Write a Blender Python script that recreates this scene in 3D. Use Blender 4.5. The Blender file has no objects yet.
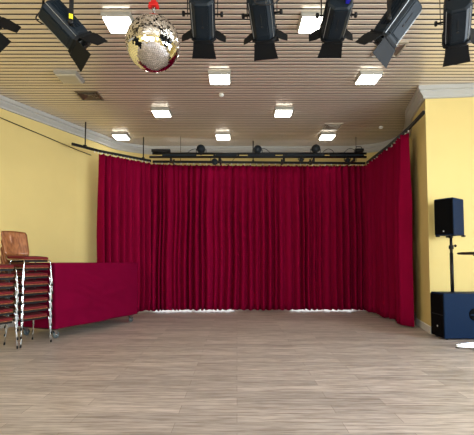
import bpy, bmesh, math, random
from mathutils import Vector, Matrix, noise
random.seed(7)
sc = bpy.context.scene
C = sc.collection
PI = math.pi
R = math.radians

# ------------------------------------------------------------------ camera
cam_data = bpy.data.cameras.new('camera')
cam = bpy.data.objects.new('camera', cam_data)
C.objects.link(cam)
cam_data.sensor_fit = 'HORIZONTAL'
cam_data.sensor_width = 36.0
cam_data.lens = 400.0 / 474.0 * 36.0
cam_data.shift_y = 23.5 / 474.0
cam_data.clip_start = 0.05
cam.location = (0, 0, 1.2)
cam.rotation_euler = (R(93.0), 0, 0)
sc.camera = cam

# ------------------------------------------------------------------ world and light
world = bpy.data.worlds.new('daylight')
sc.world = world
world.use_nodes = True
wn = world.node_tree
for n in list(wn.nodes):
    wn.nodes.remove(n)
wo = wn.nodes.new('ShaderNodeOutputWorld')
wb = wn.nodes.new('ShaderNodeBackground')
sky = wn.nodes.new('ShaderNodeTexSky')
sky.sky_type = 'NISHITA'
sky.sun_disc = False
sky.sun_elevation = R(40)
sky.sun_rotation = R(60)
wb.inputs['Strength'].default_value = 0.35
wn.links.new(sky.outputs[0], wb.inputs[0])
wn.links.new(wb.outputs[0], wo.inputs[0])

def area(name, loc, rot, sx, sy, power, color):
    d = bpy.data.lights.new(name, 'AREA')
    d.shape = 'RECTANGLE'; d.size = sx; d.size_y = sy
    d.energy = power; d.color = color
    o = bpy.data.objects.new(name, d); C.objects.link(o)
    o.location = loc; o.rotation_euler = rot
    return o
# daylight entering by the windows behind and beside the photographer
REAR_WIN = [(-4.1, 2.2), (-1.4, 2.2), (1.4, 2.2), (4.1, 2.2)]      # centre x, width
RIGHT_WIN = [(-2.4, 2.2), (0.6, 2.2), (3.6, 2.2)]                  # centre y, width
WZ0, WZ1 = 0.85, 3.35
for x, w in REAR_WIN:
    area('daylight_rear', (x, -4.78, (WZ0+WZ1)/2), (R(90), 0, 0), w-0.1, WZ1-WZ0-0.1, 125, (0.93, 0.97, 1.0))
for y, w in RIGHT_WIN:
    area('daylight_side', (6.28, y, (WZ0+WZ1)/2), (R(90), 0, R(90)), w-0.1, WZ1-WZ0-0.1, 210 if y > 3 else 360, (0.80, 0.90, 1.0))

sc.view_settings.view_transform = 'Standard'
sc.view_settings.look = 'None'
sc.view_settings.gamma = 1.0
sc.view_settings.use_curve_mapping = False
sc.view_settings.exposure = 0.36

# ------------------------------------------------------------------ materials
def lin(c):
    return tuple((x/12.92 if x <= 0.04045 else ((x+0.055)/1.055)**2.4) for x in c)

def mat(name, srgb, rough=0.5, metal=0.0, var=0.06, scale=6.0, bump=0.0, sheen=0.0, spec=None, stretch=(1, 1, 1), coat=0.0):
    m = bpy.data.materials.new(name); m.use_nodes = True
    nt = m.node_tree; b = nt.nodes['Principled BSDF']
    col = lin(srgb)
    tc = nt.nodes.new('ShaderNodeTexCoord'); mp = nt.nodes.new('ShaderNodeMapping')
    mp.inputs['Scale'].default_value = stretch
    nz = nt.nodes.new('ShaderNodeTexNoise'); nz.inputs['Scale'].default_value = scale
    nz.inputs['Detail'].default_value = 4
    nt.links.new(tc.outputs['Object'], mp.inputs[0]); nt.links.new(mp.outputs[0], nz.inputs['Vector'])
    rp = nt.nodes.new('ShaderNodeValToRGB')
    rp.color_ramp.elements[0].position = 0.3; rp.color_ramp.elements[1].position = 0.7
    rp.color_ramp.elements[0].color = tuple(c*(1-var) for c in col) + (1,)
    rp.color_ramp.elements[1].color = tuple(min(1, c*(1+var)) for c in col) + (1,)
    nt.links.new(nz.outputs[0], rp.inputs[0]); nt.links.new(rp.outputs[0], b.inputs['Base Color'])
    b.inputs['Roughness'].default_value = rough; b.inputs['Metallic'].default_value = metal
    if spec is not None: b.inputs['Specular IOR Level'].default_value = spec
    if sheen: b.inputs['Sheen Weight'].default_value = sheen; b.inputs['Sheen Roughness'].default_value = 0.4
    if coat: b.inputs['Coat Weight'].default_value = coat
    if bump:
        bp = nt.nodes.new('ShaderNodeBump'); bp.inputs['Strength'].default_value = bump
        bp.inputs['Distance'].default_value = 0.01
        nt.links.new(nz.outputs[0], bp.inputs['Height']); nt.links.new(bp.outputs[0], b.inputs['Normal'])
    return m

def emis(name, srgb, strength):
    m = bpy.data.materials.new(name); m.use_nodes = True
    b = m.node_tree.nodes['Principled BSDF']
    b.inputs['Base Color'].default_value = lin(srgb) + (1,)
    b.inputs['Emission Color'].default_value = lin(srgb) + (1,)
    b.inputs['Emission Strength'].default_value = strength
    return m

M = {}
M['wall'] = mat('yellow_wall_paint', (0.865, 0.78, 0.505), 0.75, var=0.025, scale=1.5, bump=0.05)
M['white'] = mat('white_trim_paint', (0.86, 0.86, 0.84), 0.55, var=0.02)
M['slat'] = mat('ceiling_slat_metal', (0.90, 0.85, 0.775), 0.27, 0.45, var=0.04, scale=1.0, stretch=(0.2, 4, 1), spec=0.7)
M['cornice'] = mat('grey_white_cornice_plaster', (0.70, 0.70, 0.68), 0.6, var=0.02)
M['gap'] = mat('ceiling_gap_black', (0.035, 0.03, 0.028), 0.95, spec=0.05)
M['curtain'] = mat('burgundy_curtain_cloth', (0.50, 0.02, 0.18), 0.85, var=0.08, scale=3.0, bump=0.1, spec=0.03, stretch=(3, 3, 0.5))
M['cover'] = mat('burgundy_table_cloth', (0.435, 0.015, 0.165), 0.8, var=0.05, scale=4.0, bump=0.1, spec=0.03)
M['black'] = mat('black_metal', (0.035, 0.036, 0.042), 0.5, 0.0, var=0.15, spec=0.3)
M['lampbody'] = mat('dark_slate_lamp_paint', (0.05, 0.095, 0.13), 0.5, 0.0, var=0.12, spec=0.25)
M['flap'] = mat('matt_black_barn_door', (0.025, 0.035, 0.05), 0.6, 0.0, var=0.15, spec=0.2)
M['chrome'] = mat('chrome_tube', (0.80, 0.82, 0.84), 0.16, 1.0, var=0.04)
M['silver'] = mat('silver_edge', (0.62, 0.64, 0.65), 0.4, 0.6, var=0.04)
M['rubber'] = mat('black_rubber', (0.07, 0.07, 0.075), 0.8)
M['wheel'] = mat('grey_rubber_wheel', (0.30, 0.34, 0.35), 0.55)
M['seat'] = mat('red_seat_fabric', (0.42, 0.04, 0.07), 0.85, var=0.10, scale=40, bump=0.15)
M['blk_blue_reflect'] = mat('black_speaker_blue_reflection', (0.0, 0.115, 0.235), 0.6, 0.0, spec=0.15, var=0.10, scale=60, bump=0.1)  # black cabinets, with the blue window reflection put into the base colour
M['grille'] = mat('black_speaker_grille', (0.01, 0.01, 0.015), 0.8, 0.0, spec=0.1, var=0.3, scale=120, bump=0.3)
M['red'] = mat('red_clip', (0.85, 0.07, 0.06), 0.5)
M['yellow'] = mat('yellow_sticker', (0.92, 0.85, 0.12), 0.5)
M['blue'] = mat('blue_strap', (0.10, 0.10, 0.72), 0.6)
M['mirror'] = mat('mirror_tile', (0.93, 0.93, 0.93), 0.04, 1.0, var=0.02)
M['grout'] = mat('mirror_ball_core', (0.25, 0.25, 0.24), 0.7)
M['lightframe'] = mat('grey_luminaire_frame', (0.60, 0.59, 0.55), 0.45, 0.3)
M['diff_off'] = mat('unlit_diffuser', (0.72, 0.69, 0.60), 0.4)
M['diff_on'] = emis('lit_diffuser', (1.0, 0.99, 0.95), 9.0)
M['vent'] = mat('vent_metal', (0.66, 0.63, 0.57), 0.3, 0.5)
M['ventdark'] = mat('vent_dark', (0.20, 0.18, 0.15), 0.6, 0.2)
M['tabletop'] = mat('brown_laminate', (0.36, 0.27, 0.21), 0.4)
M['pane_hem_glow'] = emis('added_hem_glow_pane', (0.95, 0.98, 1.0), 2.0)  # glow of the added doors, brightens the strip under the curtain

def wood_mat(name, c1, c2, rough=0.35, stretch=(14, 14, 1.2)):
    m = bpy.data.materials.new(name); m.use_nodes = True
    nt = m.node_tree; b = nt.nodes['Principled BSDF']
    tc = nt.nodes.new('ShaderNodeTexCoord'); mp = nt.nodes.new('ShaderNodeMapping')
    mp.inputs['Scale'].default_value = stretch
    nz = nt.nodes.new('ShaderNodeTexNoise'); nz.inputs['Scale'].default_value = 2.0
    nz.inputs['Detail'].default_value = 8; nz.inputs['Distortion'].default_value = 0.6
    rp = nt.nodes.new('ShaderNodeValToRGB')
    rp.color_ramp.elements[0].position = 0.35; rp.color_ramp.elements[1].position = 0.65
    rp.color_ramp.elements[0].color = lin(c1) + (1,); rp.color_ramp.elements[1].color = lin(c2) + (1,)
    nt.links.new(tc.outputs['Object'], mp.inputs[0]); nt.links.new(mp.outputs[0], nz.inputs['Vector'])
    nt.links.new(nz.outputs[0], rp.inputs[0]); nt.links.new(rp.outputs[0], b.inputs['Base Color'])
    b.inputs['Roughness'].default_value = rough
    b.inputs['Coat Weight'].default_value = 0.3
    return m
M['ply'] = wood_mat('varnished_plywood', (0.47, 0.26, 0.14), (0.66, 0.42, 0.25))

def floor_mat():
    m = bpy.data.materials.new('grey_brown_vinyl_planks'); m.use_nodes = True
    nt = m.node_tree; L = nt.links; b = nt.nodes['Principled BSDF']
    tc = nt.nodes.new('ShaderNodeTexCoord')
    br = nt.nodes.new('ShaderNodeTexBrick')
    br.offset = 0.37; br.inputs['Scale'].default_value = 1.0
    br.inputs['Brick Width'].default_value = 1.25; br.inputs['Row Height'].default_value = 0.18
    br.inputs['Mortar Size'].default_value = 0.0022; br.inputs['Mortar Smooth'].default_value = 0.2
    br.inputs['Bias'].default_value = 0.0
    br.inputs['Color1'].default_value = (0.80, 0.80, 0.80, 1); br.inputs['Color2'].default_value = (1.1, 1.1, 1.1, 1)
    br.inputs['Mortar'].default_value = (0.55, 0.51, 0.48, 1)
    L.new(tc.outputs['Object'], br.inputs['Vector'])
    def streak(sx, sy, scale, detail, dist):
        mp = nt.nodes.new('ShaderNodeMapping'); mp.inputs['Scale'].default_value = (sx, sy, 1)
        nz = nt.nodes.new('ShaderNodeTexNoise'); nz.inputs['Scale'].default_value = scale
        nz.inputs['Detail'].default_value = detail; nz.inputs['Distortion'].default_value = dist
        L.new(tc.outputs['Object'], mp.inputs[0]); L.new(mp.outputs[0], nz.inputs['Vector'])
        return nz
    n1 = streak(1.1, 14, 2.2, 6, 0.5)
    n2 = streak(5, 60, 1.6, 3, 0.0)
    mx = nt.nodes.new('ShaderNodeMix'); mx.data_type = 'FLOAT'; mx.inputs[0].default_value = 0.35
    L.new(n1.outputs[0], mx.inputs[2]); L.new(n2.outputs[0], mx.inputs[3])
    rp = nt.nodes.new('ShaderNodeValToRGB')
    rp.color_ramp.elements[0].position = 0.38; rp.color_ramp.elements[1].position = 0.60
    rp.color_ramp.elements[0].color = lin((0.60, 0.545, 0.50)) + (1,)
    rp.color_ramp.elements[1].color = lin((0.80, 0.75, 0.71)) + (1,)
    L.new(mx.outputs[0], rp.inputs[0])
    mc = nt.nodes.new('ShaderNodeMix'); mc.data_type = 'RGBA'; mc.blend_type = 'MULTIPLY'; mc.inputs[0].default_value = 1
    L.new(rp.outputs[0], mc.inputs[6]); L.new(br.outputs['Color'], mc.inputs[7])
    L.new(mc.outputs[2], b.inputs['Base Color'])
    b.inputs['Roughness'].default_value = 0.42
    bp = nt.nodes.new('ShaderNodeBump'); bp.inputs['Strength'].default_value = 0.25; bp.inputs['Distance'].default_value = 0.004
    L.new(mx.outputs[0], bp.inputs['Height']); L.new(bp.outputs[0], b.inputs['Normal'])
    return m
M['floor'] = floor_mat()

def glass_mat():
    m = bpy.data.materials.new('window_glass'); m.use_nodes = True
    nt = m.node_tree
    out = nt.nodes['Material Output']
    tr = nt.nodes.new('ShaderNodeBsdfTransparent'); gl = nt.nodes.new('ShaderNodeBsdfGlossy')
    gl.inputs['Roughness'].default_value = 0.02
    mx = nt.nodes.new('ShaderNodeMixShader'); mx.inputs[0].default_value = 0.07
    nt.links.new(tr.outputs[0], mx.inputs[1]); nt.links.new(gl.outputs[0], mx.inputs[2])
    nt.links.new(mx.outputs[0], out.inputs[0])
    return m
M['glass'] = glass_mat()

# ------------------------------------------------------------------ mesh helpers
I4 = Matrix.Identity(4)
def box(bm, c, s, mtx=None):
    """box with centre c and full size s"""
    vs = []
    for dx, dy, dz in ((-1,-1,-1),(1,-1,-1),(1,1,-1),(-1,1,-1),(-1,-1,1),(1,-1,1),(1,1,1),(-1,1,1)):
        v = Vector((c[0]+dx*s[0]/2, c[1]+dy*s[1]/2, c[2]+dz*s[2]/2))
        vs.append(bm.verts.new(mtx @ v if mtx else v))
    fs = []
    for f in ((3,2,1,0),(4,5,6,7),(0,1,5,4),(1,2,6,5),(2,3,7,6),(3,0,4,7)):
        fs.append(bm.faces.new([vs[i] for i in f]))
    return fs

def tube(bm, pts, r, n=8, mtx=None, cap=True):
    pts = [Vector(p) for p in pts]
    rings = []
    up = None
    for i, p in enumerate(pts):
        if i == 0: d = pts[1]-p
        elif i == len(pts)-1: d = p-pts[i-1]
        else: d = (pts[i+1]-p).normalized() + (p-pts[i-1]).normalized()
        d.normalize()
        if up is None:
            up = Vector((0, 0, 1)) if abs(d.z) < 0.9 else Vector((1, 0, 0))
        a = d.cross(up)
        if a.length < 1e-5: a = d.cross(Vector((0.3, 1, 0.2)))
        a.normalize(); b = a.cross(d).normalized(); up = b
        ri = r[i] if isinstance(r, (list, tuple)) else r
        ring = []
        for k in range(n):
            t = 2*PI*k/n
            v = p + a*math.cos(t)*ri + b*math.sin(t)*ri
            ring.append(bm.verts.new(mtx @ v if mtx else v))
        rings.append(ring)
    for i in range(len(rings)-1):
        for k in range(n):
            f = bm.faces.new([rings[i][k], rings[i][(k+1) % n], rings[i+1][(k+1) % n], rings[i+1][k]])
            f.smooth = True
    if cap:
        bm.faces.new(rings[0][::-1]); bm.faces.new(rings[-1])

def prism(bm, poly, a, b, mtx=None):
    """poly: list of Vector points; extruded by vector (b-a) offset: bottom at +a, top at +b"""
    lo = [bm.verts.new((mtx @ (Vector(p)+Vector(a))) if mtx else Vector(p)+Vector(a)) for p in poly]
    hi = [bm.verts.new((mtx @ (Vector(p)+Vector(b))) if mtx else Vector(p)+Vector(b)) for p in poly]
    n = len(poly)
    bm.faces.new(lo[::-1]); bm.faces.new(hi)
    for i in range(n):
        bm.faces.new([lo[i], lo[(i+1) % n], hi[(i+1) % n], hi[i]])

def loft(bm, rings, closed=True, cap=True, mtx=None, smooth=False):
    vr = [[bm.verts.new(mtx @ Vector(p) if mtx else Vector(p)) for p in r] for r in rings]
    n = len(vr[0])
    for i in range(len(vr)-1):
        for k in range(n if closed else n-1):
            f = bm.faces.new([vr[i][k], vr[i][(k+1) % n], vr[i+1][(k+1) % n], vr[i+1][k]])
            f.smooth = smooth
    if cap:
        bm.faces.new(vr[0][::-1]); bm.faces.new(vr[-1])

def lathe(bm, prof, n=24, mtx=None):
    """prof: (radius, z) list"""
    rings = [[(r*math.cos(2*PI*k/n), r*math.sin(2*PI*k/n), z) for k in range(n)] for r, z in prof]
    loft(bm, rings, mtx=mtx, smooth=True)

def obj(name, bm, m, parent=None, bevel=0.0, solid=0.0, smooth=None, kind=None):
    bmesh.ops.recalc_face_normals(bm, faces=bm.faces[:])
    me = bpy.data.meshes.new(name); bm.to_mesh(me); bm.free()
    me.materials.append(M[m] if isinstance(m, str) else m)
    o = bpy.data.objects.new(name, me); C.objects.link(o)
    if parent: o.parent = parent
    if smooth: 
        for p in me.polygons: p.use_smooth = True
    if solid:
        md = o.modifiers.new('thick', 'SOLIDIFY'); md.thickness = solid; md.offset = 0
    if bevel:
        md = o.modifiers.new('bevel', 'BEVEL'); md.width = bevel; md.segments = 2; md.limit_method = 'ANGLE'; md.angle_limit = R(40)
    if kind: o['kind'] = kind
    return o

def thing(name, label, cat, loc=(0, 0, 0), rz=0, group=None):
    o = bpy.data.objects.new(name, None); C.objects.link(o)
    o.empty_display_size = 0.1
    o.location = loc; o.rotation_euler = (0, 0, rz)
    o['label'] = label; o['category'] = cat
    if group: o['group'] = group
    return o

def tag(o, label, cat, group=None):
    o['label'] = label; o['category'] = cat
    if group: o['group'] = group
    return o

def dup(root, loc, rz, label, group=None):
    r = root.copy(); C.objects.link(r); r.location = loc; r.rotation_euler = (0, 0, rz)
    r['label'] = label
    if group: r['group'] = group
    for ch in list(root.children):
        c = ch.copy(); C.objects.link(c); c.parent = r
        for g in list(ch.children):
            d = g.copy(); C.objects.link(d); d.parent = c
    return r

def smooth_path(pts, n=8):
    out = []
    P = [Vector(p) for p in pts]
    for i in range(len(P)-1):
        p0 = P[max(i-1, 0)]; p1 = P[i]; p2 = P[i+1]; p3 = P[min(i+2, len(P)-1)]
        for k in range(n):
            t = k/n
            out.append(0.5*((2*p1)+(-p0+p2)*t+(2*p0-5*p1+4*p2-p3)*t*t+(-p0+3*p1-3*p2+p3)*t**3))
    out.append(P[-1])
    return out

# ------------------------------------------------------------------ the room
CEIL = 4.20
T = 0.16
def path_normals(pts):
    """unit normal to the LEFT of the walking direction at each point (mitred)"""
    res = []
    for i, p in enumerate(pts):
        ds = []
        if i > 0: ds.append((pts[i]-pts[i-1]).normalized())
        if i < len(pts)-1: ds.append((pts[i+1]-pts[i]).normalized())
        ns = [Vector((-d.y, d.x)) for d in ds]
        n = sum(ns, Vector((0, 0)))/len(ns)
        n = n.normalized()/max(0.4, n.normalized().dot(ns[0]))
        res.append(n)
    return res

def sweep(name, pts, prof, m, kind=True):
    """sweep a closed profile [(outward offset, z)] along a plan polyline; outward = left of walking direction"""
    pts = [Vector((p[0], p[1])) for p in pts]
    ns = path_normals(pts)
    bm = bmesh.new()
    loft(bm, [[(p.x+n.x*o, p.y+n.y*o, z) for o, z in prof] for p, n in zip(pts, ns)])
    o = obj(name, bm, m)
    if kind: o['kind'] = 'structure'
    return o
wallprof = [(0, 0), (T, 0), (T, CEIL+0.1), (0, CEIL+0.1)]
# plan of the room, walked with the outside on the left: left wall far -> ... clockwise seen from above
left_pts = [(-6.0, -4.7), (-6.0, 3.7), (-4.37, 7.10), (-3.58, 8.79)]
left_curve = smooth_path([(-3.58, 8.79, 0), (-3.28, 9.35, 0), (-2.98, 9.95, 0), (-2.32, 10.34, 0)], 4)
back_pts = [(-2.32, 10.34), (3.0, 10.34)]
right_curve = smooth_path([(3.0, 10.34, 0), (3.75, 9.95, 0), (3.95, 9.1, 0), (3.46, 7.75, 0)], 4)
right_pts = [(3.46, 7.75), (3.25, 6.77), (6.0, 6.50)]
lw = left_pts + [(p.x, p.y) for p in left_curve[1:]]
rw = [(p.x, p.y) for p in right_curve] + right_pts[1:]
sweep('wall_left', lw, wallprof, 'wall')
sweep('wall_back', back_pts, wallprof, 'wall')
sweep('wall_right', rw, wallprof, 'wall')

def wall_with_windows(name, length, wins, mtx):
    """wall along local x from 0 to length, outside at +y"""
    bm = bmesh.new()
    h = CEIL+0.1
    box(bm, (length/2, T/2, WZ0/2), (length, T, WZ0), mtx)
    box(bm, (length/2, T/2, (WZ1+h)/2), (length, T, h-WZ1), mtx)
    x = 0
    for c, w in sorted(wins):
        box(bm, ((x+c-w/2)/2, T/2, (WZ0+WZ1)/2), (c-w/2-x, T, WZ1-WZ0), mtx)
        x = c+w/2
    box(bm, ((x+length)/2, T/2, (WZ0+WZ1)/2), (length-x, T, WZ1-WZ0), mtx)
    o = obj(name, bm, 'wall', kind='structure')
wn_ = [0]
def window(c, w, mtx):
    wn_[0] += 1
    zc = (WZ0+WZ1)/2; hh = WZ1-WZ0
    bm = bmesh.new()
    for sx in (-1, 0, 1):
        box(bm, (c+sx*(w/2-0.04), T/2, zc), (0.08, 0.07, hh), mtx)
    for z in (WZ0+0.04, WZ0+0.72*hh, WZ1-0.04):
        box(bm, (c, T/2, z), (w, 0.065, 0.08), mtx)
    f = obj('window_%d' % wn_[0], bm, 'white', kind='structure')
    bm = bmesh.new(); box(bm, (c, T/2, zc), (w-0.1, 0.008, hh-0.1), mtx)
    obj('pane', bm, 'glass', f)
    bm = bmesh.new(); box(bm, (c, -0.06, WZ0-0.02), (w+0.1, 0.2, 0.03), mtx)
    obj('window_sill', bm, 'white', f)
m_rear = Matrix.Translation((6.0, -4.5, 0)) @ Matrix.Rotation(PI, 4, 'Z')
wr = [(6.0-x, w) for x, w in REAR_WIN]
wall_with_windows('wall_rear', 12.0, wr, m_rear)
for x, w in wr: window(x, w, m_rear)
m_side = Matrix.Translation((6.0, 6.5, 0)) @ Matrix.Rotation(-PI/2, 4, 'Z')
ws = [(6.5-y, w) for y, w in RIGHT_WIN]
wall_with_windows('wall_side', 11.0, ws, m_side)
for x, w in ws: window(x, w, m_side)

# unseen glazed doors added behind the stage curtain, glowing to light the hem strip
for i, (x0, x1) in enumerate(((-2.15, -0.05), (1.35, 3.0))):
    wn_[0] += 1
    bm = bmesh.new()
    for x in (x0, (x0+x1)/2, x1):
        box(bm, (x, 10.31, 1.35), (0.07, 0.05, 2.7))
    box(bm, ((x0+x1)/2, 10.31, 2.72), (x1-x0+0.07, 0.05, 0.07))
    f = obj('window_%d' % wn_[0], bm, 'white', kind='structure')
    bm = bmesh.new(); box(bm, ((x0+x1)/2, 10.325, 1.34), (x1-x0, 0.02, 2.68))
    obj('pane', bm, 'pane_hem_glow', f)

bm = bmesh.new(); box(bm, (0, 2.9, -0.05), (12.6, 15.4, 0.1))
obj('floor', bm, 'floor', kind='structure')
# slatted metal ceiling: real slats under a dark void
bm = bmesh.new()
box(bm, (0, 2.9, CEIL+0.0565), (12.6, 15.4, 0.1))
obj('trim_1', bm, 'gap', kind='structure')
bm = bmesh.new()
y = -4.6
while y < 10.4:
    c = (0, y, 0)
    w = 0.076
    prof = [(-w/2, CEIL+0.007), (-w/2, CEIL+0.004), (-w/2+0.008, CEIL), (w/2-0.008, CEIL), (w/2, CEIL+0.004), (w/2, CEIL+0.007)]
    loft(bm, [[(x, y+a, z) for a, z in prof] for x in (-6.2, 6.2)])
    y += 0.104
obj('ceiling', bm, 'slat', kind='structure')

# cornices: a stepped white moulding
corn = [(0.0, CEIL-0.19), (0.0, CEIL), (-0.13, CEIL), (-0.13, CEIL-0.07), (-0.10, CEIL-0.075), (-0.10, CEIL-0.10), (-0.04, CEIL-0.155), (-0.04, CEIL-0.19)]
for name, pts in (('trim_2', lw), ('trim_3', back_pts), ('trim_4', rw)):
    o = sweep(name, pts, corn, 'cornice')
base = [(0.0, 0.0), (0.0, 0.12), (-0.016, 0.12), (-0.022, 0.11), (-0.022, 0.0)]
for name, pts in (('baseboard_left', lw), ('baseboard_right', rw)):
    sweep(name, pts, base, 'white')

# ------------------------------------------------------------------ ceiling fittings
def luminaire(x, y, on, label):
    t = thing('ceiling_light', label, 'ceiling light', (x, y, CEIL), 0, 'square ceiling lights' )
    s = 0.165
    bm = bmesh.new()
    sq = lambda h, z: [(-h, -h, z), (h, -h, z), (h, h, z), (-h, h, z)]
    loft(bm, [sq(s+0.015, 0.004), sq(s+0.015, -0.03), sq(s-0.005, -0.052)])
    obj('housing', bm, 'lightframe', t, bevel=0.003)
    bm = bmesh.new()
    loft(bm, [sq(s-0.006, -0.048), sq(s-0.006, -0.066), sq(s-0.026, -0.075)])
    obj('diffuser', bm, 'diff_on' if on else 'diff_off', t, bevel=0.004)
    return t
LX = (-2.68, -1.46, -0.30, 0.93, 2.12)
lights = [
 (-1.46, 4.83, 1, 'lit square ceiling light just left of the mirror ball, near row'),
 (0.95, 4.83, 1, 'lit square ceiling light partly behind the lamp with the blue strap'),
 (-2.70, 6.30, 0, 'square ceiling light that is switched off, its panel dull'),
 (-0.28, 6.32, 1, 'lit square ceiling light between the middle stage lamps and small white detector'),
 (2.12, 6.32, 1, 'lit square ceiling light below the barn doors of the left-pointing lamp'),
 (-1.50, 7.82, 1, 'lit square ceiling light below and right of the mirror ball'),
 (0.92, 7.80, 1, 'lit square ceiling light right of centre in the second row from curtain'),
 (-2.74, 9.32, 1, 'lit square ceiling light in curtain row, nearest the left hanger rod'),
 (-0.33, 9.32, 1, 'lit square ceiling light in the middle of the row nearest the curtain'),
 (2.13, 9.32, 1, 'lit square ceiling light in curtain row, just behind a shiny air vent'),
]
for a in lights: luminaire(*a)

def vent(x, y, label, half=0.20, body='vent'):
    t = thing('ceiling_vent', label, 'air vent', (x, y, CEIL), 0, 'square ceiling air vents')
    bm = bmesh.new()
    sq = lambda h, z: [(-h, -h, z), (h, -h, z), (h, h, z), (-h, h, z)]
    loft(bm, [sq(half, 0.002), sq(half, -0.012), sq(half-0.03, -0.016), sq(half-0.035, 0.0)], cap=False)
    obj('frame', bm, body, t, solid=0.003)
    bm = bmesh.new(); box(bm, (0, 0, 0.003), (2*half-0.05, 2*half-0.05, 0.004))
    obj('backing', bm, 'ventdark', t)
    for h in (half-0.05, half-0.095, half-0.14):
        bm = bmesh.new()
        loft(bm, [sq(h, -0.018), sq(h-0.028, 0.0)], cap=False)
        obj('louvre_ring', bm, body, t, solid=0.003)
M['ventleft'] = mat('brown_vent_metal', (0.42, 0.37, 0.30), 0.35, 0.4)
vent(-2.66, 7.07, 'brownish square air vent in the ceiling behind the switched off light', 0.2, 'ventleft')
vent(2.10, 8.72, 'shiny square air vent in front of a lit ceiling light near the curtain')
vent(2.14, 5.50, 'pale square air vent behind the barn doors of the left-pointing lamp')
for x, y, lb in ((-0.28, 7.02, 'small white round detector on the ceiling above the curtain middle'),
              (3.20, 8.75, 'small white round detector on the ceiling near the right curtain')):
    bm = bmesh.new(); lathe(bm, [(0.045, 0.002), (0.045, -0.02), (0.03, -0.04), (0.012, -0.045)], 20)
    o = obj('smoke_detector', bm, 'white'); o.location = (x, y, CEIL); tag(o, lb, 'smoke detector', 'white ceiling detectors')

# cable along the left wall
bm = bmesh.new()
cp = [(-6.0+0.01, 3.7, 3.90), (-5.0, 5.78, 3.87), (-4.37+0.01, 7.08, 3.83), (-3.95, 7.97, 3.76), (-3.58, 8.76, 3.69), (-3.38, 9.12, 3.66)]
tube(bm, [(x+0.014, y-0.007, z) for x, y, z in cp], 0.008, 6)
tag(obj('wall_cable', bm, 'black'), 'thin dark cable running along the left yellow wall under the cornice', 'cable')

# ------------------------------------------------------------------ curtains
def lerp_path(pts, s):
    for i in range(len(pts)-1):
        L = (pts[i+1]-pts[i]).length
        if s <= L or i == len(pts)-2:
            d = (pts[i+1]-pts[i]).normalized()
            return pts[i]+d*s, d
        s -= L

def curtain(name, pts, z0, z1, pleat, label, seed, amp=0.085):
    pts = [Vector((p[0], p[1])) for p in pts]
    total = sum((pts[i+1]-pts[i]).length for i in range(len(pts)-1))
    rnd = random.Random(seed)
    npl = int(total/pleat)
    # irregular pleat boundaries
    ws = [rnd.uniform(0.6, 1.7) for _ in range(npl)]
    k = total/sum(ws); edges = [0]
    for w in ws: edges.append(edges[-1]+w*k)
    amps = [rnd.uniform(0.65, 1.25) for _ in range(npl+1)]
    per = 14
    bm = bmesh.new()
    NZ = 22
    grid = []
    for iz in range(NZ+1):
        t = iz/NZ                        # 0 top, 1 bottom
        tt = t**0.9
        z = z1+(z0-z1)*tt
        row = []
        for j in range(npl):
            for q in range(per + (1 if j == npl-1 else 0)):
                u = q/per
                s = edges[j]+(edges[j+1]-edges[j])*u
                a = (amps[j]*(1-u)+amps[j+1]*u)
                drift = 0.045*noise.noise(Vector((s*1.3, z*0.55, seed)))*min(1, t*2.5)
                p, d = lerp_path(pts, min(max(s+drift, 0), total))
                n = Vector((-d.y, d.x))
                ph = 2*PI*u
                env = 0.45+0.55*min(1, t*3.2)
                o = amp*a*env*(1-2*((math.sin(PI*u)**2+0.03)**0.45))+amp*0.30*a*math.sin(ph+j)*env
                o += 0.012*(1-min(1, t*6))*math.sin(3*ph+j)
                o += 0.05*noise.noise(Vector((s*0.9, z*0.35, seed+5)))*t
                zz = z+(0.012*math.sin(j*1.7+ph) if iz == NZ else 0) + (0.012*math.cos(ph*2) if iz == 0 else 0)
                row.append(bm.verts.new((p.x+n.x*o, p.y+n.y*o, zz)))
        grid.append(row)
    for i in range(NZ):
        for j in range(len(grid[0])-1):
            f = bm.faces.new([grid[i][j], grid[i][j+1], grid[i+1][j+1], grid[i+1][j]]); f.smooth = True
    o = obj(name, bm, 'curtain', solid=0.005)
    tag(o, label, 'curtain', 'burgundy stage curtains')
    return o

ZR = 3.63   # curtain rail height
CT = 3.597
cl = [(-3.13, 8.90), (-2.62, 9.24), (-2.12, 9.66)]
cl = [(-3.06, 8.78), (-2.10, 9.66)]
cbl = [(-2.14, 9.70), (-1.2, 9.84), (0.42, 9.87)]
cbr = [(0.40, 9.90), (2.2, 9.90), (3.235, 9.88)]
cr = [(3.24, 9.93), (3.235, 8.3), (3.165, 7.36)]
curtain('stage_curtain', cl, 0.045, CT, 0.145, 'burgundy pleated curtain on the slanted rail at left, behind the covered trolley', 11, 0.095)
curtain('stage_curtain', cbl, 0.035, CT, 0.15, 'burgundy pleated curtain, left half of the long back wall run', 22)
curtain('stage_curtain', cbr, 0.03, CT, 0.15, 'burgundy pleated curtain, right half of the long back wall run', 33)
curtain('stage_curtain', cr, 0.03, CT, 0.17, 'burgundy pleated curtain on the side rail beside the pillar at right', 44, 0.11)

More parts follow.
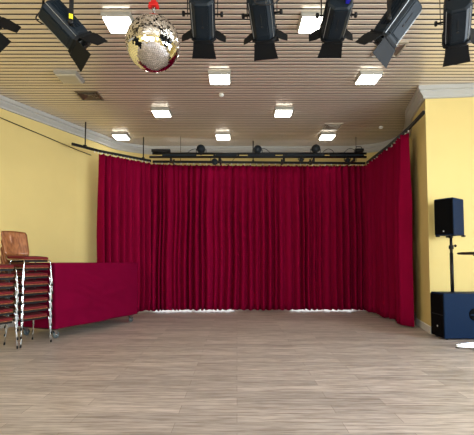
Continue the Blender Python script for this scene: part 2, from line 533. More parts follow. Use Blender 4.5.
def rail(pts, label, rods, n_glide, glide_from=0.0, glide_short=0.0):
    t = thing('curtain_rail', label, 'curtain rail', (pts[0][0], pts[0][1], ZR), 0, 'black curtain rails')
    ox, oy = pts[0]
    P = [Vector((x-ox, y-oy)) for x, y in pts]
    ns = path_normals(P)
    bm = bmesh.new()
    pr = [(-0.018, 0), (0.018, 0), (0.018, 0.055), (-0.018, 0.055)]
    loft(bm, [[(p.x+n.x*o, p.y+n.y*o, z) for o, z in pr] for p, n in zip(P, ns)])
    obj('track', bm, 'black', t)
    total = sum((P[i+1]-P[i]).length for i in range(len(P)-1))
    for x, y in rods:
        bm = bmesh.new(); tube(bm, [(x-ox, y-oy, 0.04), (x-ox, y-oy, CEIL-ZR+0.004)], 0.014, 8)
        box(bm, (x-ox, y-oy, 0.06), (0.06, 0.06, 0.03))
        obj('hanger_rod', bm, 'black', t)
    for k in range(n_glide):
        s = glide_from+(total-glide_short-glide_from)*(k+0.5)/n_glide
        p, d = lerp_path(P, s)
        bm = bmesh.new(); box(bm, (p.x, p.y, -0.018), (0.016, 0.016, 0.036))
        obj('glider', bm, 'white', t)
    return t
rail([(-3.44, 8.22), (-3.06, 8.75), (-2.10, 9.63)], 'black curtain rail slanting along the left wall on two ceiling rods', [(-3.26, 8.47), (-2.25, 9.49)], 16, 0.5)
rail([(-2.07, 9.70), (3.2, 9.86)], 'long black curtain rail across the back of the stage', [(0.4, 9.78)], 34)
rail([(3.22, 9.80), (3.22, 8.4), (3.16, 7.2), (3.07, 6.45)], 'black curtain rail ending past the pillar corner at right', [], 17, 0.0, 0.75)

# ------------------------------------------------------------------ light bar above the curtain
TY = 9.25
tr = thing('lighting_truss', 'black twin-tube lighting bar hung above the back curtain rail', 'lighting bar', (0.55, TY, 3.70))
for z, x0 in ((0.035, -2.53), (-0.045, -2.60)):
    bm = bmesh.new(); tube(bm, [(x0, 0, z), (2.48, 0, z)], 0.027, 10)
    obj('tube', bm, 'black', tr)
for k in range(9):
    x = -2.2+k*0.56
    bm = bmesh.new(); box(bm, (x, 0, -0.01), (0.05, 0.03, 0.09)); obj('spacer', bm, 'black', tr)
for x in (-2.10, -0.95, 0.55, 1.25, 2.2):
    bm = bmesh.new()
    box(bm, (x, 0.02, -0.07), (0.05, 0.02, 0.16)); box(bm, (x, 0.25, -0.10), (0.04, 0.5, 0.03)); box(bm, (x, 0.47, -0.04), (0.04, 0.02, 0.12))
    obj('bracket', bm, 'black', tr)
for x in (-1.9, 2.3):
    bm = bmesh.new(); tube(bm, [(x, 0.2, -0.10), (x, 0.2, 0.504)], 0.006, 6); obj('hanger_wire', bm, 'black', tr)
for a, b in ((-2.3, -1.5), (-1.05, -0.55), (-0.3, 0.35), (0.62, 1.5), (1.62, 2.42)):
    bm = bmesh.new(); box(bm, ((a+b)/2, 0.005, -0.004), (b-a, 0.05, 0.05)); obj('batten_housing', bm, 'lampbody', tr, bevel=0.004)
bm = bmesh.new()
for a, b, h in ((-1.7, -1.35, 0.09), (-0.95, -0.6, -0.16), (-0.1, 0.22, 0.10), (0.9, 1.2, -0.13), (1.45, 1.72, 0.09), (1.95, 2.25, 0.10)):
    pts = [(a+(b-a)*i/10, -0.03-0.01*math.sin(i), (0.05 if h > 0 else -0.07)+h*math.sin(PI*i/10)) for i in range(11)]
    tube(bm, pts, 0.007, 6)
obj('cabling', bm, 'rubber', tr)

def round_head(x, dz, r, label, under=False):
    t = thing('stage_light', label, 'stage light', (x, TY, 3.70), 0, 'small stage lights on the bar above the curtain')
    s = -1 if under else 1
    zc = s*dz
    bm = bmesh.new()
    m = Matrix.Translation((0, 0, zc)) @ Matrix.Rotation(R(100), 4, 'X')
    lathe(bm, [(r*0.5, -r*1.1), (r*0.85, -r*0.9), (r, -r*0.3), (r, r*0.9), (r*0.9, r*1.0)], 20, m)
    obj('head', bm, 'black', t)
    bm = bmesh.new(); lathe(bm, [(r*0.8, r*0.98), (r*0.8, r*1.03), (r*0.3, r*1.10)], 18, m); obj('lens', bm, 'lampbody', t)
    bm = bmesh.new()
    tube(bm, [(-r-0.015, 0, zc), (-r-0.015, 0, s*0.05), (0, 0, s*0.04), (r+0.015, 0, s*0.05), (r+0.015, 0, zc)], 0.011, 6)
    obj('yoke', bm, 'black', t)
    bm = bmesh.new(); box(bm, (0, 0, s*0.035), (0.05, 0.075, 0.06)); obj('clamp', bm, 'black', t)
round_head(-0.84, 0.14, 0.10, 'round black stage light standing on the bar, leftmost of the three')
round_head(0.48, 0.13, 0.095, 'round black stage light standing on the bar near its middle')
round_head(1.84, 0.15, 0.095, 'round black stage light standing on the bar, rightmost of the three')
round_head(-0.52, 0.16, 0.075, 'black stage light slung under the bar, leftmost of the three below', True)
round_head(1.50, 0.12, 0.05, 'small black stage light slung under the bar between the right brackets', True)
round_head(2.58, 0.13, 0.055, 'small black stage light slung under the bar near its right end', True)
bm = bmesh.new()
box(bm, (2.86, TY, 3.81), (0.20, 0.10, 0.07)); box(bm, (2.84, TY, 3.765), (0.05, 0.06, 0.06)); tube(bm, [(2.78, TY, 3.84), (2.80, TY-0.02, 3.90), (2.90, TY-0.02, 3.89), (2.94, TY, 3.84)], 0.01, 6)
tag(obj('dimmer_box', bm, 'black', bevel=0.006), 'small black control box on top of the right end of the bar', 'control box')
bm = bmesh.new()
box(bm, (-1.78, TY, 3.80), (0.44, 0.09, 0.06)); box(bm, (-1.78, TY, 3.765), (0.06, 0.06, 0.05))
tag(obj('light_batten', bm, 'black', bevel=0.006), 'slim black light batten lying on the left end of the bar', 'light batten')

# ------------------------------------------------------------------ front stage lamps
PY, PZ = 3.10, 3.52
bm = bmesh.new(); tube(bm, [(-3.0, 0, 0), (3.0, 0, 0)], 0.024, 12)
pb = thing('lighting_bar', 'black pipe above the frame that carries the big stage lamps', 'lighting bar', (0, PY, PZ))
obj('pipe', bm, 'black', pb)
for x in (-2.5, 0.5, 2.5):
    bm = bmesh.new(); tube(bm, [(x, 0, 0), (x, 0, CEIL-PZ+0.004)], 0.012, 8); obj('hanger_rod', bm, 'black', pb)

def spot(x, z, az, el, label, doors=(15, 30, 50, 50), strap=False, sticker=False, loop=None, roll=0, off=0.0, y=PY):
    a_, e_ = R(az), R(el)
    x += off*math.sin(a_)*math.cos(e_); y += off*math.cos(a_)*math.cos(e_); z -= off*math.sin(e_)
    t = thing('stage_spotlight', label, 'stage light', (x, y, z), R(-az), 'big black stage lamps with barn doors')
    mt = Matrix.Rotation(R(-el), 4, 'X') @ Matrix.Rotation(R(roll), 4, 'Y') @ Matrix.Translation((0, -off, 0))      # tilt forward axis (+Y) downwards
    W, H, L = 0.094, 0.10, 0.165
    c = 0.04
    def sec(w, h, yy, cc=c):
        return [(-w+cc, yy, -h), (w-cc, yy, -h), (w, yy, -h+cc), (w, yy, h-cc), (w-cc, yy, h), (-w+cc, yy, h), (-w, yy, h-cc), (-w, yy, -h+cc)]
    bm = bmesh.new()
    loft(bm, [sec(W-0.012, H-0.012, -L), sec(W, H, -L+0.015), sec(W, H, L-0.03), sec(W*0.97, H*0.97, L-0.028), sec(W*0.97, H*0.97, L)], mtx=mt)
    body = obj('lamp_body', bm, 'lampbody', t, bevel=0.003)
    # raised underside panel with a slot and cooling ribs
    bm = bmesh.new()
    box(bm, (0, -0.01, -H-0.003), (0.085, 0.27, 0.006), mt)
    for s in (-1, 1):
        for k in range(3):
            box(bm, (s*(W+0.002), -0.02, -0.035+k*0.03), (0.006, 0.24, 0.006), mt)
    obj('ribbing', bm, 'lampbody', body)
    bm = bmesh.new()
    box(bm, (0, -0.03, -H-0.007), (0.007, 0.085, 0.004), mt)
    lathe(bm, [(0.009, 0), (0.009, 0.006)], 12, mt @ Matrix.Translation((0, 0.035, -H-0.011)))
    obj('focus_slot', bm, 'rubber', body)
    bm = bmesh.new()
    for s in (-1, 1):
        box(bm, (s*(W-0.012), 0.0, -H+0.022), (0.004, 2*L-0.02, 0.003), mt)
    obj('edge_strip', bm, 'silver', body)
    # rear handle
    bm = bmesh.new()
    hp = [(-0.055, -L+0.01, 0.03), (-0.065, -L-0.05, 0.035), (-0.03, -L-0.075, 0.04), (0.03, -L-0.075, 0.04), (0.065, -L-0.05, 0.035), (0.055, -L+0.01, 0.03)]
    tube(bm, smooth_path(hp, 5), 0.009, 8, mt); obj('rear_handle', bm, 'black', t)
    bm = bmesh.new(); loft(bm, [sec(W+0.006, H+0.006, L-0.004, 0.03), sec(W+0.006, H+0.006, L+0.02, 0.03)], mtx=mt)
    obj('front_frame', bm, 'flap', t, bevel=0.003)
    # lens inside front frame
    bm = bmesh.new(); lathe(bm, [(0.07, 0), (0.065, 0.008), (0.03, 0.018), (0.002, 0.021)], 20, mt @ Matrix.Translation((0, L+0.019, 0)) @ Matrix.Rotation(-PI/2, 4, 'X'))
    obj('lens', bm, 'silver', t)
    # four barn doors
    hy = L+0.022
    def door(ang, open_, wbase, wtip, ln):
        m = mt @ Matrix.Rotation(ang, 4, 'Y') @ Matrix.Translation((0, hy, -(H+0.002))) @ Matrix.Rotation(-open_, 4, 'X')
        bm = bmesh.new()
        poly = [(-wbase, 0, 0), (wbase, 0, 0), (wbase*1.0+0.004, ln*0.35, 0), (wtip, ln, 0), (-wtip, ln, 0), (-wbase-0.004, ln*0.35, 0)]
        prism(bm, poly, (0, 0, -0.0015), (0, 0, 0.0015), m)
        tube(bm, [(-wbase*0.8, 0, 0), (wbase*0.8, 0, 0)], 0.005, 6, m)
        obj('barn_door', bm, 'flap', t)
    door(0, R(doors[0]), 0.085, 0.105, 0.15)
    door(PI, R(doors[1]), 0.085, 0.105, 0.17)
    sw, sl = (0.045, 0.10) if max(doors[2:]) > 55 else (0.085, 0.15)
    door(-PI/2, R(doors[2]), sw, sw*0.75, sl)      # right of the lamp
    door(PI/2, R(doors[3]), sw, sw*0.75, sl)       # left of the lamp
    # yoke, knobs and pipe clamp
    top = PZ-0.09-z
    bm = bmesh.new()
    yw = W+0.026
    yk = [(-yw, 0, -0.012), (-yw, 0, top-0.03), (-yw+0.03, 0, top), (yw-0.03, 0, top), (yw, 0, top-0.03), (yw, 0, -0.012)]
    for i in range(len(yk)-1):
        a = Vector(yk[i]); b = Vector(yk[i+1]); d = (b-a); mid = (a+b)/2
        ang = math.atan2(d.x, d.z)
        box(bm, (0, 0, 0), (0.006, 0.03, d.length+0.005), Matrix.Translation(mid) @ Matrix.Rotation(ang, 4, 'Y'))
    obj('yoke', bm, 'black', t)
    for s in (-1, 1):
        bm = bmesh.new()
        mk = Matrix.Rotation(s*PI/2, 4, 'Y')
        lathe(bm, [(0.007, W-0.01), (0.007, yw+0.02), (0.020, yw+0.022), (0.022, yw+0.04), (0.012, yw+0.045)], 12, mk)
        obj('tilt_knob', bm, 'black', t)
    bm = bmesh.new()
    tube(bm, [(0, 0, top-0.005), (0, 0, top+0.03)], 0.012, 8)
    Mr = Matrix.Rotation(R(az), 4, 'Z')
    Mr = Matrix.Rotation(R(az), 4, 'Z') @ Matrix.Translation((0, PY-y, 0))
    box(bm, (0, (y-PY)/2, PZ-z-0.052), (0.05, 0.085+(y-PY), 0.018), Mr)
    box(bm, (0, -0.034, PZ-z), (0.05, 0.012, 0.09), Mr); box(bm, (0, 0.034, PZ-z), (0.05, 0.012, 0.09), Mr)
    obj('pipe_clamp', bm, 'black', t)
    if sticker:
        bm = bmesh.new(); box(bm, (yw+0.006, 0.0, 0.055), (0.006, 0.028, 0.045)); obj('sticker', bm, 'yellow', t)
        o = t.children[-1]; o['label'] = 'small yellow sticker on the yoke'
    if strap:
        bm = bmesh.new(); box(bm, (0.045, -L-0.03, 0.10), (0.026, 0.05, 0.24)); obj('strap', bm, 'blue', t)['label'] = 'bright blue strap'
    if loop:
        bm = bmesh.new()
        tube(bm, smooth_path(loop, 8), 0.0055, 6); obj('power_cable', bm, 'rubber', t)
    return t
lp = [(0.0, -0.20, 0.0), (-0.02, -0.24, -0.06), (0.05, -0.26, -0.10), (0.14, -0.22, -0.06), (0.20, -0.12, 0.14), (0.16, -0.02, 0.38)]
lp2 = [(0.0, -0.20, 0.02), (-0.08, -0.26, 0.10), (-0.14, -0.22, 0.22), (-0.05, -0.05, 0.39)]
spot(-2.14, 3.23, 40, 30, 'black stage lamp cut off by the left edge of the frame', (8, -75, 26, -75), roll=-28, off=0.07)
spot(-1.38, 3.09, 68, 44, 'big black stage lamp with yellow sticker, tilted steeply to the right', (8, -75, 26, -75), roll=-28, off=0.07, sticker=True, loop=lp2)
spot(-0.275, 3.18, -2, 18, 'black stage lamp with barn doors, next right of the mirror ball', (8, 5, 58, 58), loop=[(0.0, -0.20, 0.02), (0.08, -0.24, 0.10), (0.14, -0.2, 0.07), (0.15, -0.1, 0.2), (0.08, -0.02, 0.33)])
spot(0.20, 3.18, 11, 22, 'black stage lamp leaning slightly, with a cable looped across it', (8, 5, 58, 58), loop=lp)
spot(0.795, 3.17, 2, 12, 'black stage lamp with a blue strap hanging over its back', (8, 5, 58, 58), strap=True, loop=lp2)
spot(1.28, 3.13, -62, 50, 'big black stage lamp tilted steeply to the left', (8, -75, -75, 26), roll=28, off=0.07)
spot(1.76, 3.14, 26, 20, 'black stage lamp nearest the right edge of the frame, above the pillar', (20, 10, 45, -60))

# ------------------------------------------------------------------ mirror ball
bx, by, bz, br_ = -0.775, 3.60, 3.215, 0.248
ball = thing('mirror_ball', 'large mirror ball hanging from the ceiling by a red clip and chain', 'mirror ball', (bx, by, bz))
bm = bmesh.new()
lathe(bm, [(max(0.001, (br_-0.003)*math.sin(PI*i/24)), (br_-0.003)*math.cos(PI*i/24)) for i in range(25)], 40)
core = obj('core', bm, 'grout', ball)
bm = bmesh.new()
NR = 44
rnd = random.Random(5)
for i in range(NR):
    th = PI*(i+0.5)/NR
    rr = br_*math.sin(th)
    n = max(4, int(2*PI*rr/(PI*br_/NR)))
    for k in range(n):
        ph = 2*PI*(k+0.5*(i % 2))/n
        N = Vector((math.sin(th)*math.cos(ph), math.sin(th)*math.sin(ph), math.cos(th)))
        U = Vector((-math.sin(ph), math.cos(ph), 0)); V = N.cross(U)
        c = N*br_
        h = PI*br_/NR*0.5*0.93
        tilt = (U*rnd.gauss(0, 0.018)+V*rnd.gauss(0, 0.018))
        NN = (N+tilt).normalized(); U2 = (U-NN*U.dot(NN)).normalized(); V2 = NN.cross(U2)
        vs = [c+U2*a*h+V2*b*h for a, b in ((-1, -1), (1, -1), (1, 1), (-1, 1))]
        lo = [bm.verts.new(v-NN*0.004) for v in vs]; hi = [bm.verts.new(v) for v in vs]
        bm.faces.new(hi)
        for q in range(4):
            bm.faces.new([lo[q], lo[(q+1) % 4], hi[(q+1) % 4], hi[q]])
obj('mirror_tiles', bm, 'mirror', ball)
bm = bmesh.new(); lathe(bm, [(0.035, br_-0.006), (0.035, br_+0.012), (0.012, br_+0.02), (0.008, br_+0.05)], 16)
obj('top_cap', bm, 'chrome', ball)
bm = bmesh.new()
for k in range(3):
    m = Matrix.Translation((0, 0, br_+0.06+k*0.022)) @ Matrix.Rotation(k*PI/2, 4, 'Z')
    tube(bm, [(0.010*math.cos(2*PI*q/10), 0, 0.016*math.sin(2*PI*q/10)) for q in range(11)], 0.0035, 6, m)
obj('shackle', bm, 'chrome', ball)
bm = bmesh.new()
box(bm, (0, 0, br_+0.125), (0.085, 0.05, 0.035)); box(bm, (-0.035, 0, br_+0.105), (0.03, 0.04, 0.03)); box(bm, (0.035, 0, br_+0.105), (0.03, 0.04, 0.03)); box(bm, (0.0, 0, br_+0.15), (0.05, 0.04, 0.03))
obj('red_clip', bm, 'red', ball, bevel=0.008)
bm = bmesh.new()
for s in (-1, 1):
    tube(bm, [(s*0.02, 0, br_+0.15), (s*0.055, 0, br_+0.24), (s*0.03, 0, br_+0.36), (0, 0, br_+0.45)], 0.004, 6)
tube(bm, [(0, 0, br_+0.44), (0, 0, CEIL-bz+0.004)], 0.005, 6)
obj('chain', bm, 'silver', ball)

# ------------------------------------------------------------------ stacked chairs
def make_chair(label):
    """faces +Y, origin on the floor under the seat centre"""
    t = thing('stacking_chair', label, 'chair')
    sz = 0.45
    # plywood seat shell with upholstered pad
    def seat_pts(h, k, z):
        out = []
        for a, b in ((-1, -1), (-0.9, -1.06), (0, -1.1), (0.9, -1.06), (1, -1), (1.04, 0), (1, 0.9), (0.9, 1.0), (0, 1.05), (-0.9, 1.0), (-1, 0.9), (-1.04, 0)):
            zz = z-(0.012 if b >= 0.9 else 0)
            out.append((a*h, b*k*1.08-0.02, zz))
        return out
    bm = bmesh.new(); loft(bm, [seat_pts(0.185, 0.19, sz-0.050), seat_pts(0.192, 0.196, sz-0.044), seat_pts(0.192, 0.196, sz-0.038)])
    obj('seat_shell', bm, 'ply', t)
    bm = bmesh.new(); loft(bm, [seat_pts(0.182, 0.188, sz-0.038), seat_pts(0.192, 0.197, sz-0.027), seat_pts(0.190, 0.195, sz-0.012), seat_pts(0.172, 0.178, sz-0.002), seat_pts(0.12, 0.12, sz)], smooth=False)
    obj('seat', bm, 'seat', t)
    # curved plywood backrest
    bm = bmesh.new()
    nx, nz = 12, 8
    for side in (0, 1):
        pass
    rows = []
    for iz in range(nz+1):
        v = iz/nz
        row = []
        for ix in range(nx+1):
            u = ix/nx*2-1
            w = 0.195+0.014*v
            if v > 0.85: w *= 1-0.10*((v-0.85)/0.15)**2
            if v < 0.12: w *= 1-0.08*((0.12-v)/0.12)**2
            z = 0.460+0.375*v+(-0.012*u*u if v > 0.9 else 0)
            yb = -0.315-0.115*v+0.035*u*u
            row.append((u*w, yb, z))
        rows.append(row)
    g0 = [[bm.verts.new(Vector(p)) for p in r] for r in rows]
    for i in range(nz):
        for j in range(nx):
            f = bm.faces.new([g0[i][j], g0[i][j+1], g0[i+1][j+1], g0[i+1][j]]); f.smooth = True
    obj('backrest', bm, 'ply', t, solid=0.011)
    # chrome tube legs; the feet splay so that chairs stack
    for s in (-1, 1):
        bm = bmesh.new()
        tube(bm, smooth_path([(s*0.195, 0.10, sz-0.062), (s*0.203, 0.165, sz-0.062), (s*0.207, 0.190, sz-0.09), (s*0.218, 0.193, 0.28), (s*0.243, 0.205, 0.012)], 4), 0.0082, 8)
        l = obj('leg', bm, 'chrome', t)
        bm = bmesh.new(); tube(bm, [(s*0.2425, 0.205, 0.0), (s*0.241, 0.204, 0.035)], 0.0125, 8); obj('rubber_foot', bm, 'rubber', l)
        bm = bmesh.new()
        tube(bm, smooth_path([(s*0.195, -0.08, sz-0.062), (s*0.198, -0.12, sz-0.065), (s*0.200, -0.14, sz-0.10), (s*0.222, -0.20, 0.012)], 4), 0.0082, 8)
        l = obj('leg', bm, 'chrome', t)
        bm = bmesh.new(); tube(bm, [(s*0.222, -0.20, 0.0), (s*0.2205, -0.196, 0.035)], 0.0125, 8); obj('rubber_foot', bm, 'rubber', l)
        bm = bmesh.new()
        tube(bm, smooth_path([(s*0.195, 0.11, sz-0.062), (s*0.195, -0.13, sz-0.062), (s*0.175, -0.275, sz-0.03), (s*0.15, -0.330, sz+0.05), (s*0.145, -0.390, sz+0.22)], 4), 0.009, 8)
        obj('back_support', bm, 'chrome', t)
    bm = bmesh.new()
    tube(bm, [(-0.19, 0.12, sz-0.062), (0.19, 0.12, sz-0.062)], 0.008, 6); tube(bm, [(-0.19, -0.12, sz-0.062), (0.19, -0.12, sz-0.062)], 0.008, 6)
    box(bm, (0, -0.01, sz-0.072), (0.36, 0.36, 0.040))  # black block added to darken the shaded gaps between stacked seats
    obj('seat_frame_and_shade_block', bm, 'black', t)
    return t
fd = Vector((0.88, -0.47)).normalized(); sd = Vector((-fd.y, fd.x))   # facing, sideways (away from camera)
rz = math.atan2(-fd.x, fd.y)
Bc = Vector((-3.085, 5.960)); Ac = Bc-sd*0.535
nth = ['bottom', 'second from bottom', 'third from bottom', 'fourth from bottom', 'fifth from bottom', 'sixth from bottom', 'second from top', 'topmost']
nthA = ['bottom', 'second from bottom', 'third from bottom', 'fourth from bottom', 'third from top', 'second from top', 'topmost']
ch0 = None
for nm, c, cnt, names, where in (('B', Bc, 8, nth, 'stack beside the covered trolley'), ('A', Ac, 7, nthA, 'stack cut by left frame edge')):
    for k in range(cnt):
        lb = 'red-seated chair with chrome legs, %s of the %s' % (names[k], where)
        jit = Vector((random.uniform(-0.004, 0.004), random.uniform(-0.004, 0.004)))
        p = c+jit+fd*0.0*k
        if ch0 is None:
            ch0 = make_chair(lb); ch0['group'] = 'chairs in the taller stack'
            ch0.location = (p.x, p.y, 0); ch0.rotation_euler = (0, 0, rz)
        else:
            dup(ch0, (p.x, p.y, 0.12*k), rz, lb, 'chairs in the taller stack' if nm == 'B' else 'chairs in the lower stack')

# ------------------------------------------------------------------ covered trolley
F0 = Vector((-2.835, 6.24)); F1 = Vector((-2.035, 8.12))
ld = (F1-F0).normalized(); LEN = (F1-F0).length; inn = Vector((-ld.y, ld.x))
ang = math.atan2(ld.y, ld.x)
WID = 0.80
cart = thing('table_trolley', 'wheeled trolley hidden under a burgundy cover, only its castors showing', 'trolley', (F0.x, F0.y, 0), ang)
bm = bmesh.new(); box(bm, (LEN/2, WID/2, 0.165), (LEN-0.10, WID-0.12, 0.05)); obj('deck', bm, 'black', cart)
bm = bmesh.new()
for k in range(8):
    box(bm, (LEN/2, 0.14+k*0.075, 0.66), (LEN-0.16, 0.045, 0.93))
obj('load_rack', bm, 'tabletop', cart)
for x in (0.09, LEN-0.09):
    for y in (0.075, WID-0.075):
        c = bm = bmesh.new()
        box(bm, (x, y, 0.136), (0.09, 0.08, 0.008))
        for s in (-1, 1):
            prism(bm, [(x-0.035, y+s*0.022, 0.132), (x+0.03, y+s*0.022, 0.132), (x+0.045, y+s*0.022, 0.05), (x+0.02, y+s*0.022, 0.045)], (0, -0.002, 0), (0, 0.002, 0))
        tube(bm, [(x+0.03, y-0.03, 0.056), (x+0.03, y+0.03, 0.056)], 0.008, 8)
        c = obj('castor', bm, 'chrome', cart)
        bm = bmesh.new()
        lathe(bm, [(0.035, -0.016), (0.052, -0.014), (0.056, -0.006), (0.056, 0.006), (0.052, 0.014), (0.035, 0.016)], 24, Matrix.Translation((x+0.03, y, 0.056)) @ Matrix.Rotation(PI/2, 4, 'X'))
        obj('wheel', bm, 'wheel', c)
# the cloth: top sheet and four hanging sides as one draped mesh
def cloth():
    bm = bmesh.new()
    ex = 0.012
    x0, x1, y0, y1 = -ex, LEN+ex, -ex, WID+ex
    top = 1.185
    # perimeter samples
    per = []
    def seg(a, b, n, cut=True):
        for i in range(n):
            per.append((a[0]+(b[0]-a[0])*i/n, a[1]+(b[1]-a[1])*i/n))
    seg((x0, y0), (x1, y0), 72); seg((x1, y0), (x1, y1), 26); seg((x1, y1), (x0, y1), 72); seg((x0, y1), (x0, y0), 26)
    cx, cy = (x0+x1)/2, (y0+y1)/2
    rings = []
    for f in (0.0, 0.3, 0.6, 0.85, 0.985):
        rings.append([(cx+(x-cx)*max(f, 0.02), cy+(y-cy)*max(f, 0.02), top+0.004*noise.noise(Vector((x*2, y*2, f)))) for x, y in per])
    NZ = 26
    hem = 0.158
    for i in range(NZ+1):
        t = i/NZ
        z = top-0.012-(top-0.012-hem)*t
        row = []
        for x, y in per:
            nx = -1 if x <= x0+1e-6 else (1 if x >= x1-1e-6 else 0)
            ny = -1 if y <= y0+1e-6 else (1 if y >= y1-1e-6 else 0)
            p = Vector((x*1.1+3, y*1.1, z*1.3))
            # diagonal drag folds from the upper near corner + soft wrinkles
            q = (x*0.55+z*1.25)
            d = 0.045*noise.noise(Vector((q*3.2, y*2+x*0.4, z*0.6)))+0.022*noise.noise(p*3.1)+0.010*noise.noise(p*8)
            d += 0.014*math.sin((x*0.5+(1.2-z)*2.3)*5.0)*math.exp(-((x-0.5)/0.7)**2)
            fold = 0.0
            for fx, fz, sl, wd, am in ((0.15, 1.05, -0.45, 0.05, 0.035), (0.35, 1.1, -0.35, 0.045, 0.03), (0.1, 0.75, -0.30, 0.06, 0.035), (0.9, 0.95, -0.2, 0.05, 0.025), (0.2, 0.5, -0.10, 0.06, 0.03), (1.3, 1.0, 0.35, 0.06, 0.025), (1.1, 0.6, 0.15, 0.05, 0.022)):
                ds = (z-(fz+sl*(x-fx)))
                fold += am*math.exp(-(ds/wd)**2)*math.exp(-((x-fx-0.35)/0.5)**2)
            d += fold
            if ny: d *= min(1, 0.15+2.5*min(x-x0, x1-x)/LEN)
            else: d *= 0.3
            d = d*min(1, t*4)+0.015*t
            nn = Vector((nx, ny)); 
            if nn.length > 0: nn.normalize()
            sx = -(0.0)*t
            # near end panel hangs a little in at the bottom
            inn_ = 0.055*t*(1 if x <= x0+0.25 else 0)*(1-(x-x0)/0.25 if x > x0 else 1)
            zz = z
            if i == NZ: zz = z+0.012*noise.noise(Vector((x*2.5, y*2.5, 3)))
            row.append((x+nn.x*d+inn_, y+nn.y*d, zz))
        rings.append(row)
    loft(bm, rings, cap=False, smooth=True)
    bmesh.ops.contextual_create  # (centre left as a tiny closed hole)
    return bm
bm = cloth()
bmesh.ops.holes_fill(bm, edges=[e for e in bm.edges if e.is_boundary and all(v.co.z > 1.1 for v in e.verts)], sides=0)
o = obj('trolley_cover', bm, 'cover', solid=0.004)
o.location = (F0.x, F0.y, 0); o.rotation_euler = (0, 0, ang)
tag(o, 'burgundy cloth cover draped over the wheeled trolley by the left wall', 'cover')

# ------------------------------------------------------------------ speakers
t = thing('subwoofer', 'large black bass speaker box, blue reflection painted in, on the floor against the pillar', 'speaker', (3.195, 6.22, 0))
SW, SD, SH = 0.84, 0.41, 0.715
bm = bmesh.new(); box(bm, (SW/2, SD/2, SH/2+0.01), (SW, SD, SH-0.02))
obj('cabinet', bm, 'blk_blue_reflect', t, bevel=0.010)
cab = t.children[0]
bm = bmesh.new()
box(bm, (-0.007, SD/2, 0.36), (0.016, SD-0.02, SH-0.05))
g = obj('grille', bm, 'grille', t, bevel=0.004)
bm = bmesh.new(); box(bm, (-0.017, SD/2, 0.375), (0.005, SD-0.03, 0.012)); obj('grille_bar', bm, 'rubber', t)
bm = bmesh.new(); lathe(bm, [(0.014, 0), (0.014, 0.004)], 16, Matrix.Translation((-0.015, SD/2-0.02, 0.19)) @ Matrix.Rotation(-PI/2, 4, 'Y')); obj('badge', bm, 'white', t)
t.children[-1]['label'] = 'small white badge on the grille'
# recessed side handle
bm = bmesh.new()
mh = Matrix.Translation((0.48, 0.0, 0.39)) @ Matrix.Rotation(PI/2, 4, 'X')
lathe(bm, [(0.095, -0.004), (0.098, 0.006), (0.084, 0.008), (0.078, 0.004)], 28, mh)
obj('handle_cup', bm, 'grille', t)
bm = bmesh.new(); box(bm, (0.48, -0.012, 0.385), (0.15, 0.018, 0.022)); obj('handle', bm, 'blk_blue_reflect', t, bevel=0.004)
bm = bmesh.new(); lathe(bm, [(0.04, 0), (0.04, 0.006), (0.024, 0.012)], 18, Matrix.Translation((0.24, 0.2, SH))); obj('pole_socket', bm, 'black', t)
for x in (0.06, SW-0.06):
    for y in (0.06, SD-0.06):
        bm = bmesh.new(); lathe(bm, [(0.022, 0), (0.025, 0.022)], 12, Matrix.Translation((x, y, 0))); obj('rubber_foot', bm, 'rubber', t)
# pole
px, py_ = 3.44, 6.42
t = thing('speaker_pole', 'black distance pole rising from the bass box to the upper speaker', 'stand', (px, py_, SH+0.008))
bm = bmesh.new(); tube(bm, [(0, 0, 0.0), (0, 0, 0.62)], 0.027, 14); obj('lower_tube', bm, 'black', t)
bm = bmesh.new(); tube(bm, [(0, 0, 0.60), (0, 0, 0.885)], 0.021, 12); obj('upper_tube', bm, 'black', t)
bm = bmesh.new(); lathe(bm, [(0.0275, 0.68), (0.038, 0.69), (0.036, 0.735), (0.025, 0.75)], 16); o = obj('collar', bm, 'rubber', t)
bm = bmesh.new(); tube(bm, [(0.02, -0.01, 0.735), (0.055, -0.02, 0.735)], 0.008, 8); lathe(bm, [(0.02, 0.05), (0.024, 0.06), (0.014, 0.075)], 10, Matrix.Translation((0, -0.015, 0.735)) @ Matrix.Rotation(PI/2, 4, 'Y')); obj('knob', bm, 'rubber', t)
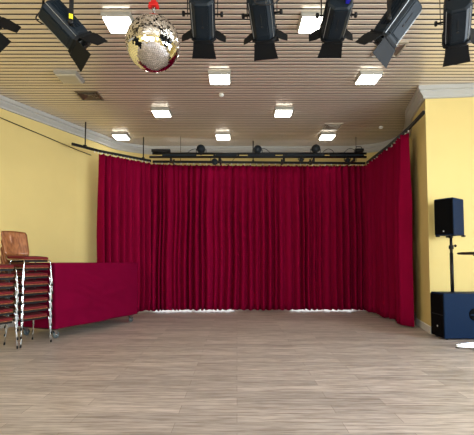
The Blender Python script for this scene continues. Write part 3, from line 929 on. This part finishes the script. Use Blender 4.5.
# top speaker
al = R(57)
t = thing('loudspeaker', 'black loudspeaker, blue reflection painted in, with black grille on top of the pole', 'speaker', (px-0.012, py_-0.01, 1.605), -al)
hw, hd = 0.158, 0.178
bm = bmesh.new()
def spk(w, z): return [(-w, -hd, z), (w, -hd, z), (w*0.82, hd, z), (-w*0.82, hd, z)]
loft(bm, [spk(hw-0.006, 0.018), spk(hw, 0.03), spk(hw, 0.59), spk(hw-0.01, 0.605)])
obj('cabinet', bm, 'blk_blue_reflect', t, bevel=0.008)
bm = bmesh.new(); box(bm, (0, -hd-0.006, 0.31), (2*hw-0.016, 0.018, 0.555)); obj('grille', bm, 'grille', t, bevel=0.006)
bm = bmesh.new(); lathe(bm, [(0.010, 0), (0.010, 0.005)], 14, Matrix.Translation((0.0, -hd-0.015, 0.08)) @ Matrix.Rotation(PI/2, 4, 'X')); obj('badge', bm, 'white', t)
t.children[-1]['label'] = 'small white badge on the grille'
for s in (-1, 1):
    for yy in (-hd+0.03, hd-0.03):
        bm = bmesh.new(); box(bm, (s*(hw*0.8), yy, 0.008), (0.05, 0.04, 0.024)); obj('rubber_foot', bm, 'rubber', t)
bm = bmesh.new(); lathe(bm, [(0.034, -0.022), (0.034, 0.02)], 16); obj('pole_mount', bm, 'black', t)

# ------------------------------------------------------------------ standing table cut by the right edge
t = thing('standing_table', 'tall round table with chrome star base, cut by the right frame edge', 'table', (3.43, 5.50, 0), R(0))
bm = bmesh.new(); lathe(bm, [(0.30, 1.300), (0.345, 1.305), (0.35, 1.315), (0.35, 1.33), (0.34, 1.334)], 48); obj('table_top', bm, 'tabletop', t)
bm = bmesh.new(); lathe(bm, [(0.348, 1.309), (0.356, 1.312), (0.356, 1.328), (0.348, 1.331)], 48); obj('edge_band', bm, 'black', t)
bm = bmesh.new(); lathe(bm, [(0.16, 1.285), (0.16, 1.30)], 24); obj('mounting_plate', bm, 'black', t)
bm = bmesh.new(); lathe(bm, [(0.03, 0.06), (0.03, 1.29)], 18); obj('column', bm, 'chrome', t)
for k in range(4):
    a = R(-30+90*k+180+6)
    d = Vector((math.cos(a), math.sin(a), 0)); s = Vector((-d.y, d.x, 0))
    bm = bmesh.new()
    rings = []
    for q, (rr, h, w, zb) in enumerate(((0.02, 0.10, 0.035, 0.03), (0.2, 0.075, 0.034, 0.022), (0.34, 0.058, 0.034, 0.016), (0.40, 0.045, 0.028, 0.014))):
        c = d*rr
        rings.append([c-s*w+Vector((0, 0, zb)), c+s*w+Vector((0, 0, zb)), c+s*w*0.6+Vector((0, 0, zb+h)), c-s*w*0.6+Vector((0, 0, zb+h))])
    loft(bm, rings); l = obj('base_arm', bm, 'chrome', t, bevel=0.004)
    bm = bmesh.new(); lathe(bm, [(0.024, 0), (0.026, 0.006), (0.02, 0.02)], 14, Matrix.Translation(d*0.385)); obj('glide_foot', bm, 'rubber', l)
